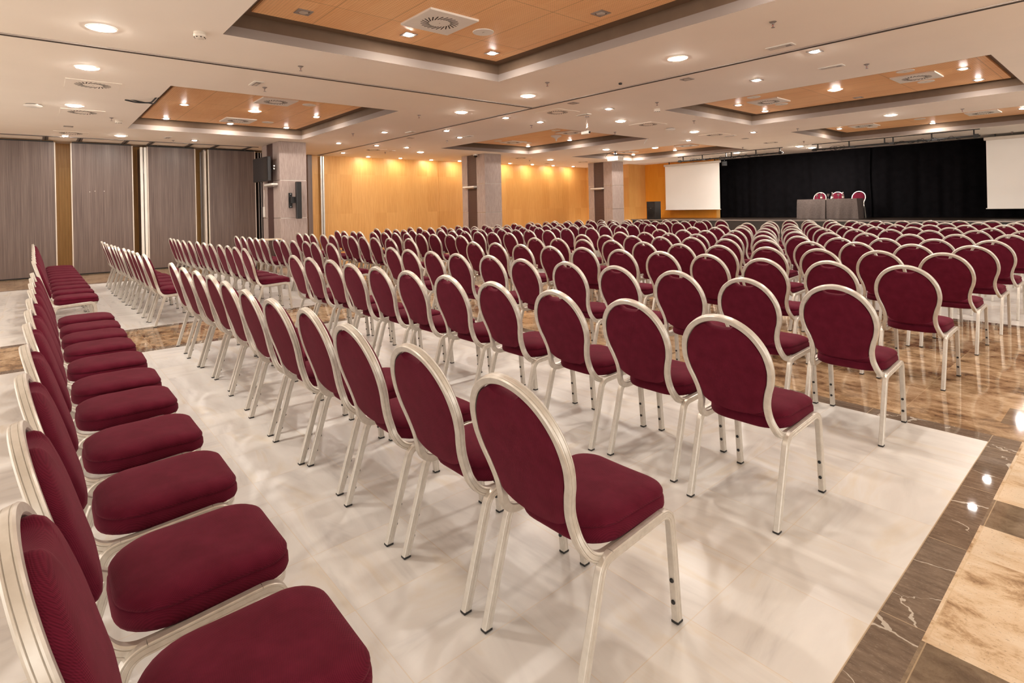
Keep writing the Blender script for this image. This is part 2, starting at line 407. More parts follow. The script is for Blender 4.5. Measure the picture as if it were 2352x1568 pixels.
ROWS = [
    ([(-1.25,0.03),(-1.77,0.03),(-2.31,0.03),(-2.85,0.03),(-3.42,0.03),(-3.91,0.03),(-4.46,0.03),(-5.02,0.03),(-5.509,0.03),(-5.971,0.03),(-6.5,0.03)],
     [(-8.3,0.03),(-8.9,0.027),(-9.46,0.024),(-9.98,0.021),(-10.5,0.018),(-11.044,0.015),(-11.506,0.012),(-11.98,0.009),(-12.494,0.006),(-12.956,0.003),(-13.45,0.0)]),
    ([(-1.25,1.105),(-1.77,1.10),(-2.3,1.09),(-2.834,1.11),(-3.296,1.08),(-3.82,1.08),(-4.41,1.1),(-4.95,1.12),(-5.439,1.11),(-5.901,1.09),(-6.54,1.1)],
     [(-8.295,1.08),(-8.757,1.06),(-9.219,1.06),(-9.681,1.06),(-10.143,1.05),(-10.605,1.02),(-11.067,1.02),(-11.529,1.01),(-11.991,0.99),(-12.74,1.01),(-13.33,1.01)]),
    ([(-1.25,2.345),(-1.79,2.41),(-2.31,2.38),(-2.88,2.37),(-3.43,2.37),(-3.93,2.33),(-4.43,2.31),(-4.9,2.28),(-5.458,2.32),(-5.92,2.28),(-6.382,2.27)],
     [(-8.28,2.25),(-8.755,2.25),(-9.217,2.26),(-9.678,2.25),(-10.14,2.22),(-10.602,2.22),(-11.063,2.21),(-11.525,2.17),(-11.987,2.15),(-12.449,2.14),(-12.911,2.15),(-13.373,2.16)]),
    ([(-1.215,3.60),(-1.74,3.57),(-2.3,3.64),(-2.85,3.63),(-3.4,3.63),(-3.93,3.57),(-4.49,3.62),(-4.98,3.55),(-5.51,3.56),(-6.01,3.54),(-6.58,3.61)],
     [(-8.29,3.49),(-8.751,3.41),(-9.213,3.45),(-9.675,3.4),(-10.137,3.38),(-10.599,3.4),(-11.061,3.31),(-11.523,3.32),(-11.985,3.33),(-12.447,3.32),(-12.909,3.31)]),
    ([(-1.2,4.97),(-1.73,4.99),(-2.23,4.89),(-2.82,5.0),(-3.36,5.02),(-3.87,4.99),(-4.43,4.99),(-4.91,4.92),(-5.47,4.93),(-6.039,4.96),(-6.501,4.91)],
     [(-8.28,4.87),(-8.742,4.75),(-9.204,4.68),(-9.666,4.68),(-10.128,4.67),(-10.606,4.75),(-11.068,4.67),(-11.53,4.67),(-11.992,4.62),(-12.454,4.64),(-12.96,4.66)]),
    ([(-1.22,6.29),(-1.72,6.25),(-2.24,6.19),(-2.76,6.15),(-3.31,6.13),(-3.81,6.09),(-4.4,6.16),(-4.99,6.23),(-5.48,6.17),(-5.999,6.17),(-6.461,6.11)],
     [(-8.24,5.92),(-8.738,6.02),(-9.2,5.95),(-9.662,5.92),(-10.124,5.89),(-10.586,5.87),(-11.048,5.86),(-11.51,5.82),(-11.972,5.72),(-12.434,5.77),(-12.896,5.74),(-13.4,5.78)]),
    ([(-1.2,7.38),(-1.7,7.33),(-2.26,7.38),(-2.73,7.24),(-3.3,7.32),(-3.82,7.25),(-4.4,7.34),(-4.87,7.25),(-5.41,7.27),(-5.93,7.23),(-6.41,7.19)],
     [(-8.19,7.04),(-8.67,7.01),(-9.14,7.0),(-9.655,7.04),(-10.117,7.03),(-10.579,7.04),(-11.041,6.9),(-11.503,6.83),(-11.965,6.87),(-12.43,6.91),(-13.189,7.07),(-13.651,6.99)]),
    ([(-1.19,8.37),(-1.72,8.38),(-2.22,8.27),(-2.71,8.15),(-3.27,8.27),(-3.76,8.25),(-4.349,8.37),(-4.811,8.17),(-5.36,8.23),(-5.91,8.3),(-6.38,8.19)],
     [(-8.255,8.17),(-8.717,8.05),(-9.179,8.09),(-9.641,8.06),(-10.103,7.82),(-10.565,8.0),(-11.027,7.88),(-11.499,7.94),(-11.961,7.91),(-12.571,8.02),(-13.033,7.96),(-13.495,7.94)]),
    ([(-1.19,9.7),(-1.72,9.56),(-2.21,9.38),(-2.77,9.46),(-3.25,9.39),(-3.79,9.46),(-4.29,9.41),(-4.834,9.48),(-5.296,9.29),(-5.79,9.34),(-6.34,9.38)],
     [(-8.157,9.43),(-8.619,9.1),(-9.081,9.2),(-9.543,9.13),(-10.005,9.04),(-10.467,8.91),(-10.929,9.0),(-11.439,9.1),(-11.901,8.99),(-12.42,9.06),(-13.079,9.28),(-13.541,9.07)]),
    ([(-1.18,10.82),(-1.72,10.82),(-2.25,10.64),(-2.81,10.77),(-3.29,10.65),(-3.779,10.65),(-4.241,10.44),(-4.74,10.45),(-5.3,10.63),(-5.78,10.51),(-6.32,10.56)],
     [(-8.155,10.46),(-8.617,10.44),(-9.079,10.21),(-9.586,10.36),(-10.048,10.32),(-10.51,10.32),(-10.972,10.29),(-11.433,10.18),(-11.895,10.13),(-12.357,10.16),(-12.819,10.06)]),
    ([(-1.67,11.67),(-2.2,11.71),(-2.74,11.77),(-3.26,11.65),(-3.739,11.64),(-4.201,11.49),(-4.68,11.5),(-5.264,11.74),(-5.726,11.55),(-6.29,11.71)],
     [(-8.139,11.62),(-8.601,11.51),(-9.063,11.41),(-9.525,11.44),(-10.027,11.46),(-10.489,11.36),(-10.951,11.32),(-11.413,11.3),(-11.931,11.36),(-12.393,11.43),(-12.855,11.24)]),
    ([(-1.68,13.01),(-2.19,12.86),(-2.72,12.85),(-3.22,12.71),(-3.74,12.81),(-4.22,12.61),(-4.7,12.63),(-5.26,12.82),(-5.82,12.98),(-6.34,13.01)],
     [(-8.088,12.77),(-8.55,12.73),(-9.012,12.58),(-9.474,12.33),(-9.936,12.41),(-10.66,12.8),(-11.899,12.56),(-12.361,12.47),(-12.879,12.65),(-13.341,12.39)]),
    ([(-1.66,14.07),(-2.21,14.2),(-2.7,13.99),(-3.21,13.98),(-3.72,13.96),(-4.21,13.92),(-4.68,13.76),(-5.27,13.96),(-6.23,14.01)],
     [(-8.09,13.86),(-8.618,13.96),(-9.08,13.81),(-9.542,13.88),(-10.004,13.66),(-10.466,13.66),(-10.98,13.79),(-11.782,13.64),(-12.244,13.46),(-12.706,13.51),(-13.168,13.33)]),
    ([(-1.68,15.31),(-2.18,15.35),(-2.7,15.27),(-3.219,15.27),(-3.681,15.01),(-4.249,15.17),(-4.711,15.04),(-5.27,15.28),(-5.739,15.14),(-6.201,15.08)],
     [(-8.04,14.92),(-8.51,14.86),(-8.994,15.01),(-9.456,14.75),(-9.932,15.03),(-10.394,14.64),(-10.856,14.93),(-11.318,14.88),(-11.78,14.6),(-12.242,14.64),(-12.704,14.58),(-13.166,14.53)]),
]

# ------------------------------------------------------------------ camera
cam = bpy.data.cameras.new('camera')
cam.sensor_width = 36.0; cam.sensor_fit = 'HORIZONTAL'
cam.lens = 1262.3 / 2352 * 36.0
cam.shift_y = -(784 - 475.6) / 2352
cam.clip_end = 200; cam.clip_start = .02
co = link(bpy.data.objects.new('camera', cam))
yaw, roll = .8587, -.021
sy_, cy_ = math.sin(yaw), math.cos(yaw)
right0 = Vector((cy_, sy_, 0)); down0 = Vector((0, 0, -1)); fwd = Vector((-sy_, cy_, 0))
cr_, sr_ = math.cos(roll), math.sin(roll)
right = cr_*right0 - sr_*down0; down = sr_*right0 + cr_*down0
Rm = Matrix((right, -down, -fwd)).transposed()
co.matrix_world = Matrix.Translation((0, 0, 1.4)) @ Rm.to_4x4()
S.camera = co

def img_x(x, y, z=0):
    d = Vector((x, y, z - 1.4)); return d.dot(right) / max(d.dot(fwd), .01)

# ------------------------------------------------------------------ floor
XL, XR, YB, YF = -17.42, 6.0, -7.0, 18.8
def mark(x, y):
    def isl(v, spans, w):
        for a, b in spans:
            if a < v < b: return 2
            if a - w < v < b + w: return 1
        return 0
    ix = isl(x, [(-14.2, -8.17), (-6.72, -.62), (1.0, 7.0)], .13)
    iy = isl(y, [(-9, 4.10), (8.03, 13.7), (15.4, 18.0)], .13)
    k = min(ix, iy)
    if k == 2: return 0
    if k == 1: return 1
    if x > -.49:
        if (3.03 < y < 3.33) or (1.79 < y < 2.10) or (.55 < y < .86): return 4
        if y < 4.23: return 3
    if -.62 < x and 4.5 < y < 4.86: return 4
    return 2
xs = sorted({XL, XR, -14.33, -14.2, -8.17, -8.04, -6.85, -6.72, -.62, -.49, .87, 1.0})
ys = sorted({YB, YF, 4.10, 4.23, 7.90, 8.03, 13.7, 13.83, 15.27, 15.4, 18.0, 18.13, 3.03, 3.33, 1.79, 2.10, .55, .86, 4.5, 4.86})
fb = MB()
for i in range(len(xs)-1):
    for j in range(len(ys)-1):
        a, b, c, d = xs[i], xs[i+1], ys[j], ys[j+1]
        fb.quad((a,c,0),(b,c,0),(b,d,0),(a,d,0), mark((a+b)/2, (c+d)/2))
structure(fb.build('floor', [M['marble'], M['strip'], M['granite'], M['granite_light'], M['granite_dark']]))

# ------------------------------------------------------------------ ceiling with six recessed coffers
TRX = [(-13.74, -8.88), (-6.03, -1.27)]
TRY = [(1.43, 5.0), (9.1, 12.66), (14.78, 18.4)]
cx_ = sorted({XL, XR} | {v for t in TRX for v in t}); cyy = sorted({YB, 23.2} | {v for t in TRY for v in t})
cb = MB()
for i in range(len(cx_)-1):
    for j in range(len(cyy)-1):
        a, b, c, d = cx_[i], cx_[i+1], cyy[j], cyy[j+1]
        if any(abs(a-t[0]) < .01 and abs(b-t[1]) < .01 for t in TRX) and any(abs(c-t[0]) < .01 and abs(d-t[1]) < .01 for t in TRY): continue
        cb.box(a, c, ZC, b, d, ZC+.09)
ceil = structure(cb.build('ceiling', M['ceiling']))
for (a, b) in TRX:
    for (c, d) in TRY:
        f = MB()
        def ring(mb, x0, y0, x1, y1, z0, z1):
            for p, q in (((x0,y0),(x1,y0)),((x1,y0),(x1,y1)),((x1,y1),(x0,y1)),((x0,y1),(x0,y0))):
                mb.quad((*p, z0), (*q, z0), (*q, z1), (*p, z1))
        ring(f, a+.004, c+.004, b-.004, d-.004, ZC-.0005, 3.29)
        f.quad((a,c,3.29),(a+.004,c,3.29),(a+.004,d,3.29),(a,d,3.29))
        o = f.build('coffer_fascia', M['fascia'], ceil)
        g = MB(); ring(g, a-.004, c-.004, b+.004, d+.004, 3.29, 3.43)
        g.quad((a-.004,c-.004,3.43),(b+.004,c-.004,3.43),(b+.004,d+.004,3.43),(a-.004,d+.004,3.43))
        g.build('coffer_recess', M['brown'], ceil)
        w = MB(); i_ = .215
        w.box(a+i_, c+i_, ZT, b-i_, d-i_, ZT+.028)
        w.build('wood_panel', M['tray_wood'], ceil)

# ------------------------------------------------------------------ walls
def wall(name, x0, y0, z0, x1, y1, z1, mat):
    b = MB(); b.box(x0, y0, z0, x1, y1, z1)
    return structure(b.build(name, mat))
wall('wall_left', -17.57, YB, 0, -17.42, 11.44, ZC, M['slat_wood'])
wall('wall_left.001', -17.57, 11.44, 0, -17.41, 19.72, ZC, M['flat_wood'])
wall('wall_left.002', -17.57, 19.72, 0, -14.95, 19.86, ZC, M['flat_wood'])
wall('wall_left.003', -15.1, 19.86, 0, -14.95, 21.1, ZC, M['flat_wood'])
wall('wall_back', -15.1, 20.95, 0, -11.52, 21.08, ZC, M['stage_wood'])
wall('wall_back.001', -11.52, 20.95, .79, -11.43, 21.08, ZC, M['flat_wood'])
wall('wall_back.002', -15.1, 22.4, 0, XR, 22.55, ZC, M['curtain'])
wall('trim_1', -17.42, 6.46, 0, -17.30, 6.60, ZC-.005, M['laminate'])
b = MB(); b.box(-17.42, 11.425, 0, -17.405, 11.455, ZC-.004)
structure(b.build('trim_2', M['slat_wood']))

# stage
b = MB()
b.box(-14.1, 18.8, 0, XR, 22.4, .755)
st = structure(b.build('stage', M['stage'])); tag(st, 'low black stage platform in front of the black curtain', 'stage')
b = MB(); b.box(-14.14, 18.76, .756, XR, 22.4, .79)
b.build('stage_deck', M['stage_top'], st)
b = MB(); b.box(-14.145, 18.752, .748, XR, 18.762, .785)
b.build('edge_strip', M['grey_metal'], st)

# curtain
def curtain(x0, x1, y, z0, z1, n, name):
    b = MB(); pts = []
    for i in range(n+1):
        x = x0 + (x1-x0)*i/n
        pts.append((x, y + .028*math.sin(x*7.5 + 1.6*math.sin(x*1.3)) + .012*math.sin(x*19.0+math.sin(x*3)) + .05*math.sin(x*2.1)))
    rows = []
    for k in range(9):
        z = z0 + (z1-z0)*k/8; s = 1.15 - .45*k/8
        rows.append([(x + .015*math.sin(k*.9+x*4), y + (yy-y)*s, z) for x, yy in pts])
    b.loft(rows, closed=False)
    rows2 = [[(x, yy+.012, z) for x, yy, z in r] for r in rows]
    b.loft(rows2, closed=False)
    return b.build(name, M['curtain'], smooth=60)
c1 = curtain(-11.62, -6.2, 21.55, .80, ZC-.002, 420, 'stage_curtain'); tag(c1, 'tall black stage curtain behind the cloth-covered table, left half', 'curtain', 'black stage curtains')
c2 = curtain(-6.25, 2.5, 21.62, .80, ZC-.002, 560, 'stage_curtain'); tag(c2, 'tall black stage curtain right of the table, running behind the right screen', 'curtain', 'black stage curtains')

# projection screens
def screen(x0, x1, y, zt, zb, label):
    t = thing('projection_screen', label, 'screen', ((x0+x1)/2, y, zb), group='projection screens beside the stage')
    L = (x1-x0)/2; h = zt-zb
    b = MB(); b.bevbox(-L-.05, -.05, h-.09, L+.05, .05, h, .012); b.build('screen_case', M['white_panel'], t)
    b = MB(); b.box(-L, -.012, .02, L, -.006, h-.088); b.build('screen_fabric', M['projection'], t)
    b = MB(); b.cyl((-L-.03, -.009, .012), .014, .014, 0, 2*L+.06, 12, axis='x'); b.build('bottom_bar', M['white_plastic'], t)
    for q in (-L+.2, L-.2):
        b = MB(); b.box(q-.015, -.015, h, q+.015, .015, ZC-zb-.001); b.build('hanger', M['black_metal'], t)
    return t
screen(-13.66, -11.16, 20.6, 3.09, 1.13, 'white projection screen on the left of the stage, before the orange wood wall')
screen(-3.02, 1.6, 20.6, 3.11, 1.06, 'white projection screen at the right frame edge, before the black curtain')

# ------------------------------------------------------------------ operable partition at the left
TRK = MB()
def track(name, label, boxes, mats, group=None):
    t = thing(name, label, 'ceiling track', (0, 0, 0), group=group)
    o = MB(); i = MB()
    for (x0, y0, x1, y1) in boxes:
        o.box(x0, y0, ZC-.012, x1, y1, ZC-.0005)
        if x1-x0 > y1-y0: m_ = (y0+y1)/2; i.box(x0, m_-.012, ZC-.016, x1, m_+.012, ZC-.002)
        else: m_ = (x0+x1)/2; i.box(m_-.012, y0, ZC-.016, m_+.012, y1, ZC-.002)
    o.build('track_rail', M['track'] if mats else M['track_light'], t); i.build('track_slot', M['dark_slot'], t)
    return t
track('ceiling_track', 'thin metal partition track in the ceiling running from the left foreground', [(-7.285, YB, -7.215, 6.77)], 0, 'partition tracks in the ceiling')
track('ceiling_track', 'thin metal partition track crossing the ceiling in front of the wide middle', [(-17.30, 6.775, XR, 6.85)], 0, 'partition tracks in the ceiling')
track('ceiling_track', 'ceiling track with short side branches above the dark sliding wall panels',
      [(-15.93, YB, -15.86, 4.6)] + [(-16.63, y-.05, -15.93, y+.05) for y in (.16, .77, 1.65, 2.17, 3.02, 3.62, 4.42)], 1, 'partition tracks in the ceiling')

def panel(y0, y1, label, dots=False):
    t = thing('partition_panel', label, 'partition panel', (-16.66, (y0+y1)/2, 0), group='dark sliding partition panels')
    h = (y1-y0)/2
    b = MB(); b.box(-.10, -h+.022, .03, 0, h-.022, 3.135); b.build('panel_face', M['laminate'], t)
    for s in (-1, 1):
        b = MB(); b.box(-.105, s*(h-.011)-.011, .03, .004, s*(h-.011)+.011, 3.135); b.build('edge_strip', M['white_panel'], t)
    b = MB(); b.box(-.09, -h+.03, .004, -.01, h-.03, .03); b.build('bottom_seal', M['rubber'], t)
    b = MB(); b.box(-.09, -h+.03, 3.135, -.01, h-.03, 3.165); b.build('top_seal', M['rubber'], t)
    for q in (-h+.25, h-.25):
        b = MB(); b.cyl((-.05, q, 3.16), .012, .012, 0, .028, 10); b.build('hanger', M['grey_metal'], t)
    if dots:
        for (yy, zz) in ((.36-.62+.0, 1.98), (.46-.62, 2.0), (.62-.62+.02, 2.0)):
            b = MB(); b.cyl((0, yy, zz), .008, .008, 0, .002, 10, axis='x'); b.build('screw_cover', M['white_plastic'], t)
    return t
panel(-3.4, -2.0, 'dark wood partition panel beyond the left frame edge')
panel(-.92, .335, 'dark wood sliding panel at the left frame edge, left of the wide orange gap')
panel(.61, 1.83, 'dark wood sliding panel with a bright lamp reflection, second from the left', True)
panel(2.13, 3.22, 'dark wood sliding panel right of the twin white posts, third from the left')
panel(3.52, 4.73, 'dark wood sliding panel beside the taupe pillar with the television')
# twin white posts = edge of a folded panel seen end on
t = thing('folded_panel', 'sliding panel parked edge-on, its two white aluminium posts between dark panels', 'partition panel', (-16.9, 2.05, 0))
for k, (dx, dy) in enumerate(((.22, -.035), (.22, .045))):
    b = MB(); b.bevbox(dx-.05, dy-.03, .02, dx+.02, dy+.03, 3.12, .008); b.build('white_post', M['white_plastic'], t)
b = MB(); b.box(-.4, -.05, .03, .165, .055, 3.10); b.build('panel_face', M['laminate'], t)
b = MB(); b.box(.215, .001, 2.45, .24, .012, 2.75); b.build('latch', M['chrome'], t)
t = thing('folded_panel', 'off-white panel end standing behind the fourth dark panel, with grey seals', 'partition panel', (-16.9, 3.45, 0))
b = MB(); b.box(-.15, -.02, .02, .21, .03, 3.09); b.build('panel_face', M['white_panel'], t)
b = MB(); b.box(-.17, -.05, .02, -.15, .06, 3.09); b.build('edge_strip', M['grey_metal'], t)
for k in range(4):
    b = MB(); b.box(-.14+k*.09, -.03, 3.09, -.09+k*.09, .03, 3.13); b.build('top_seal', M['grey_metal'], t)
for k in range(4):
    t = thing('stacked_panel', 'narrow dark panel edge parked beside the television pillar, %s from the left' % ORD[k], 'partition panel', (-16.75-.02*k, 4.83+.075*k, 0), group='parked panels beside the pillar')
    b = MB(); b.box(-.45, -.022, .02, 0, .022, 3.13); b.build('panel_face', M['rubber'], t)
    b = MB(); b.box(0, -.012, .02, .012, .012, 3.13); b.build('edge_strip', M['grey_metal'], t)
# post at the end of the cross track
t = thing('track_post', 'tall pair of aluminium posts against the slatted orange wall', 'post', (-17.33, 6.93, 0))
for dy in (-.035, .035):
    b = MB(); b.bevbox(-.04, dy-.028, 0, .04, dy+.028, 3.17, .01); b.build('post', M['aluminium'], t)
b = MB(); b.box(-.03, -.008, 0, .01, .008, 3.17); b.build('gap_seal', M['dark_slot'], t)

# ------------------------------------------------------------------ pillars
def pillar(x0, x1, y0, y1, label, lamp=None):
    t = thing('pillar', label, 'pillar', ((x0+x1)/2, (y0+y1)/2, 0), group='square taupe pillars')
    X, Y = (x1-x0)/2, (y1-y0)/2
    sx0, sx1 = -.33, .19
    for nm, zz in (('stone_cladding', (0, 1.238)), ('stone_cladding', (1.25, 2.198)), ('stone_cladding', (2.21, ZC-.002))):
        b = MB()
        b.bevbox(-X, -Y, zz[0], sx0, Y, zz[1], .004); b.bevbox(sx1, -Y, zz[0], X, Y, zz[1], .004)
        b.box(sx0-.005, -Y+.06, zz[0]+.001, sx1+.005, Y, zz[1]-.001)
        b.build(nm, M['pillar'], t)
    b = MB(); b.box(-X+.01, -Y+.012, 1.23, sx0, Y-.012, 1.256); b.box(sx1, -Y+.012, 1.23, X-.01, Y-.012, 1.256)
    b.box(-X+.01, -Y+.012, 2.19, sx0, Y-.012, 2.216); b.box(sx1, -Y+.012, 2.19, X-.01, Y-.012, 2.216)
    b.build('metal_joint', M['aluminium'], t)
    b = MB(); b.box(sx0, -Y+.02, 0, sx1, -Y+.06, ZC-.003); b.build('ribbed_strip', M['ribs'], t)
    return t
P0 = pillar(-15.70, -14.30, 4.63, 5.31, 'taupe stone pillar carrying the television, beside the dark panels')
P1 = pillar(-15.56, -14.28, 11.17, 11.88, 'taupe stone pillar in the middle, against the orange wall')
P2 = pillar(-15.56, -14.28, 17.75, 18.49, 'taupe stone pillar nearest the stage, under the projector')

def ledge(x, y, z, label):
    t = thing('wall_lamp', label, 'wall lamp', (x, y, z), group='flat wall lamps on the pillars')
    b = MB(); b.bevbox(-.31, -.16, -.02, .31, .0, .035, .01); b.build('lamp_body', M['white_plastic'], t)
    b = MB(); b.box(-.24, -.10, -.05, .24, .02, -.02); b.build('wall_bracket', M['grey_metal'], t)
    return t
ledge(-15.02, 11.175, 2.10, 'slim white wall lamp on the dark strip of the middle pillar')
ledge(-15.02, 17.755, 2.09, 'slim white wall lamp on the dark strip of the pillar nearest the stage')
ledge(-14.75, 4.635, 2.10, 'slim white wall lamp under the television on the near pillar')

# television on the near pillar
t = thing('television', 'black flat television hung on the near pillar above a white shelf', 'television', (-14.93, 4.40, 2.5), rotz=math.radians(3))
b = MB(); b.bevbox(-.54, -.045, -.31, .54, .03, .31, .012); b.build('housing', M['black_plastic'], t)
b = MB(); b.box(-.505, -.049, -.265, .505, -.0455, .285); b.build('screen', M['screen_black'], t)
b = MB(); b.box(-.15, .03, -.15, .15, .08, .15); b.box(-.05, .08, -.06, .05, .222, .06); b.build('wall_bracket', M['black_metal'], t)
for z in (.05, -.06):
    b = MB(); b.cyl((.42, -.046, z), .008, .008, 0, .006, 10, axis='y'); b.build('button', M['chrome'], t)
for z in (.07, .0):
    b = MB(); b.cyl((.44, .12, z), .02, .02, 0, .06, 12, axis='x'); b.build('bracket_knob', M['chrome'], t)
t = thing('cable_duct', 'white cable and socket strip below the television on the near pillar', 'cable', (-15.52, 4.62, 1.25))
b = MB(); b.tube([(.02, -.012, .75), (.03, -.012, .6), (.01, -.014, .45), (-.005, -.012, .3)], .008, 6); b.build('cable', M['white_plastic'], t, smooth=60)
b = MB(); b.bevbox(-.05, -.035, .02, .05, .005, .30, .008); b.build('socket_box', M['white_plastic'], t)
# column loudspeaker
t = thing('column_loudspeaker', 'tall slim black loudspeaker on a bracket on the near pillar', 'loudspeaker', (-14.10, 5.02, 1.22))
b = MB(); b.bevbox(-.06, -.062, 0, .06, .062, .94, .012); b.build('cabinet', M['black_plastic'], t)
b = MB(); b.box(.06, -.05, .02, .064, .05, .92); b.build('grille', M['rubber'], t)
b = MB(); b.box(-.195, -.185, .28, -.165, -.10, .66); b.box(-.17, -.16, .40, -.06, -.03, .56); b.build('wall_bracket', M['black_metal'], t)
for z in (.31, .47, .63):
    b = MB(); b.cyl((-.166, -.14, z), .008, .008, 0, .006, 8, axis='x'); b.build('bolt', M['chrome'], t)
# side tables by the pillars
def side_table(x, y, label, w=.22, d=.32, h=.75):
    t = thing('side_table', label, 'table', (x, y, 0), group='small tables by the pillars')
    b = MB(); b.bevbox(-w, -d, h-.03, w, d, h, .006); b.build('table_top', M['table_wood'], t)
    for sx in (-1, 1):
        for sy in (-1, 1):
            b = MB(); b.box(sx*(w-.04)-.018, sy*(d-.04)-.018, 0, sx*(w-.04)+.018, sy*(d-.04)+.018, h-.03); b.build('leg', M['black_metal'], t)
    return t
side_table(-14.02, 4.18, 'small pale-topped table standing by the near pillar')
side_table(-13.95, 11.52, 'small pale-topped table standing by the middle pillar')

# ------------------------------------------------------------------ banquet chair
def crom(P, n):
    """Catmull-Rom through P (any dimension)"""
    out = []; m = len(P)
    for i in range(m-1):
        p0, p1, p2, p3 = P[max(i-1, 0)], P[i], P[i+1], P[min(i+2, m-1)]
        for k in range(n):
            t = k/n
            out.append(tuple(.5*((2*b) + (-a+c)*t + (2*a-5*b+4*c-d)*t*t + (-a+3*b-3*c+d)*t**3) for a, b, c, d in zip(p0, p1, p2, p3)))
    out.append(tuple(P[-1])); return out

def y_back(z): return .06 - .29*(z - .42)
NB = (0, .960, .28)
# right half of the back loop, from the top of the back down and forward under the seat: (x, y, z, normal y, normal z)
half = [(0, .893), (.077, .877), (.141, .834), (.184, .768), (.199, .694), (.191, .629), (.172, .573), (.159, .518), (.160, .466), (.170, .428)]
HP = [(x, y_back(z), z, NB[1], NB[2]) for x, z in half]
HP += [(.180, .083, .392, .70, .71), (.1855, .118, .3735, .25, .97), (.187, .165, .370, 0, 1), (.187, .28, .375, 0, 1), (.187, .385, .379, 0, 1),
       (.178, .445, .380, 0, 1), (.150, .475, .380, 0, 1), (.09, .486, .380, 0, 1), (0, .487, .380, 0, 1)]
mir = lambda p: (-p[0],) + tuple(p[1:])
hs = crom([mir(HP[1])] + HP + [mir(HP[-2])], 9)[9:-9]
PROF = [(.0125,-.011),(.0125,-.008),(.0108,-.0068),(.0125,-.0056),(.0125,.0056),(.0108,.0068),(.0125,.008),(.0125,.011),(.009,.015),(-.009,.015),(-.0125,.011),(-.0125,-.011),(-.009,-.015),(.009,-.015)]
def loop_mesh():
    R = hs; L = [(-p[0], *p[1:]) for p in hs[-2:0:-1]]
    P = R + L
    b = MB(); b.sweep([p[:3] for p in P], [(0, p[3], p[4]) for p in P], PROF, closed=True)
    return b.mesh('back_frame', M['frame'], 26)

def arc2(p0, pc, p1, r, n=7):
    """rounded corner at pc between p0 and p1 (2-D)"""
    a = Vector(p0)-Vector(pc); c = Vector(p1)-Vector(pc); a.normalize(); c.normalize()
    ang = a.angle(c); d = r/math.tan(ang/2)
    A = Vector(pc)+a*d; B = Vector(pc)+c*d
    out = []
    for k in range(n+1):
        t = k/n
        q = A*(1-t)**2 + Vector(pc)*2*t*(1-t) + B*t*t
        out.append(tuple(q))
    return out
UP = [(.012, .0125), (.012, .0085), (.0105, .0072), (.012, .006), (.012, -.006), (.0105, -.0072), (.012, -.0085), (.012, -.0125), (.009, -.0145), (-.009, -.0145), (-.012, -.0125), (-.012, .0125), (-.009, .0145), (.009, .0145)]
RC = (.112, .372); FC = (.462, .390)
rear_path = [(0, .0), (.03, .10), (.07, .232)] + arc2((0, 0), RC, FC, .055)
front_path = arc2(RC, FC, (.495, 0), .055) + [(.483, .14), (.495, 0)]
def leg_mesh(path, name):
    b = MB(); pts = [(0, y, z) for y, z in path]
    b.sweep(pts, [(0, -1, 0.001)]*len(pts) if False else [(0, 1, 0) if abs((Vector(pts[min(i+1,len(pts)-1)])-Vector(pts[max(i-1,0)])).normalized().z) > .7 else (0, 0, 1) for i in range(len(pts))], UP)
    return b.mesh(name, M['frame'], 40)
def leg_sweep(path, name, c0=False, c1=False):
    # frame with the constant side axis X, so the tube never twists
    b = MB(); rings = []; n = len(path)
    for i, (y, z) in enumerate(path):
        t = Vector((path[min(i+1, n-1)][0]-path[max(i-1, 0)][0], path[min(i+1, n-1)][1]-path[max(i-1, 0)][1])).normalized()
        ny, nz = -t.y, t.x
        rings.append([(a, y + bb*ny, z + bb*nz) for a, bb in UP])
    b.loft(rings, c0, c1)
    return b.mesh(name, M['frame'], 26)
def foot_mesh(y):
    b = MB(); b.bevbox(-.0135, y-.016, 0, .0135, y+.016, .009, .002); return b.mesh('rubber_foot', M['rubber'])
def bump_mesh(y, z, s):
    b = MB()
    rings = []
    for d, r in ((0, .0075), (.004, .0075), (.007, .005)):
        rings.append([(r*math.cos(2*PI*i/10), y + s*(.0135+d), z + r*math.sin(2*PI*i/10)) for i in range(10)])
    b.loft(rings, False, True); return b.mesh('bumper', M['rubber'], 50)

def cushion(outline, rings, name, close_back):
    """outline: list of (u, v); rings: list of (scale inset, height) from back to front"""
    pass

def back_mesh():
    inner = [(x - .0135*0, z) for x, z in half]
    prof = crom([(0, .846), (.045, .850), (.066, .861), (.088, .854), (.130, .825), (.170, .763), (.1855, .694), (.178, .633), (.160, .578), (.1455, .518), (.138, .488), (.10, .466), (.05, .456), (0, .453)], 5)
    prof[1:5] = [(.009*i, prof[0][1] + (prof[5][1]-prof[0][1])*(i/5)**2) for i in range(1, 5)]
    out = prof + [(-x, z) for x, z in prof[-2:0:-1]]
    cz = .665
    rings = []
    for s, h in ((.93, -.0125), (.985, -.011), (1.0, -.004), (1.0, .010), (.985, .022), (.94, .033), (.86, .0395), (.70, .044), (.45, .046), (.2, .0465)):
        rings.append([(x*s, y_back(cz+(z-cz)*s) + h*.960, cz+(z-cz)*s + h*.28) for x, z in out])
    b = MB(); b.loft(rings, True, True)
    return b.mesh('backrest', M['fabric'], 50)

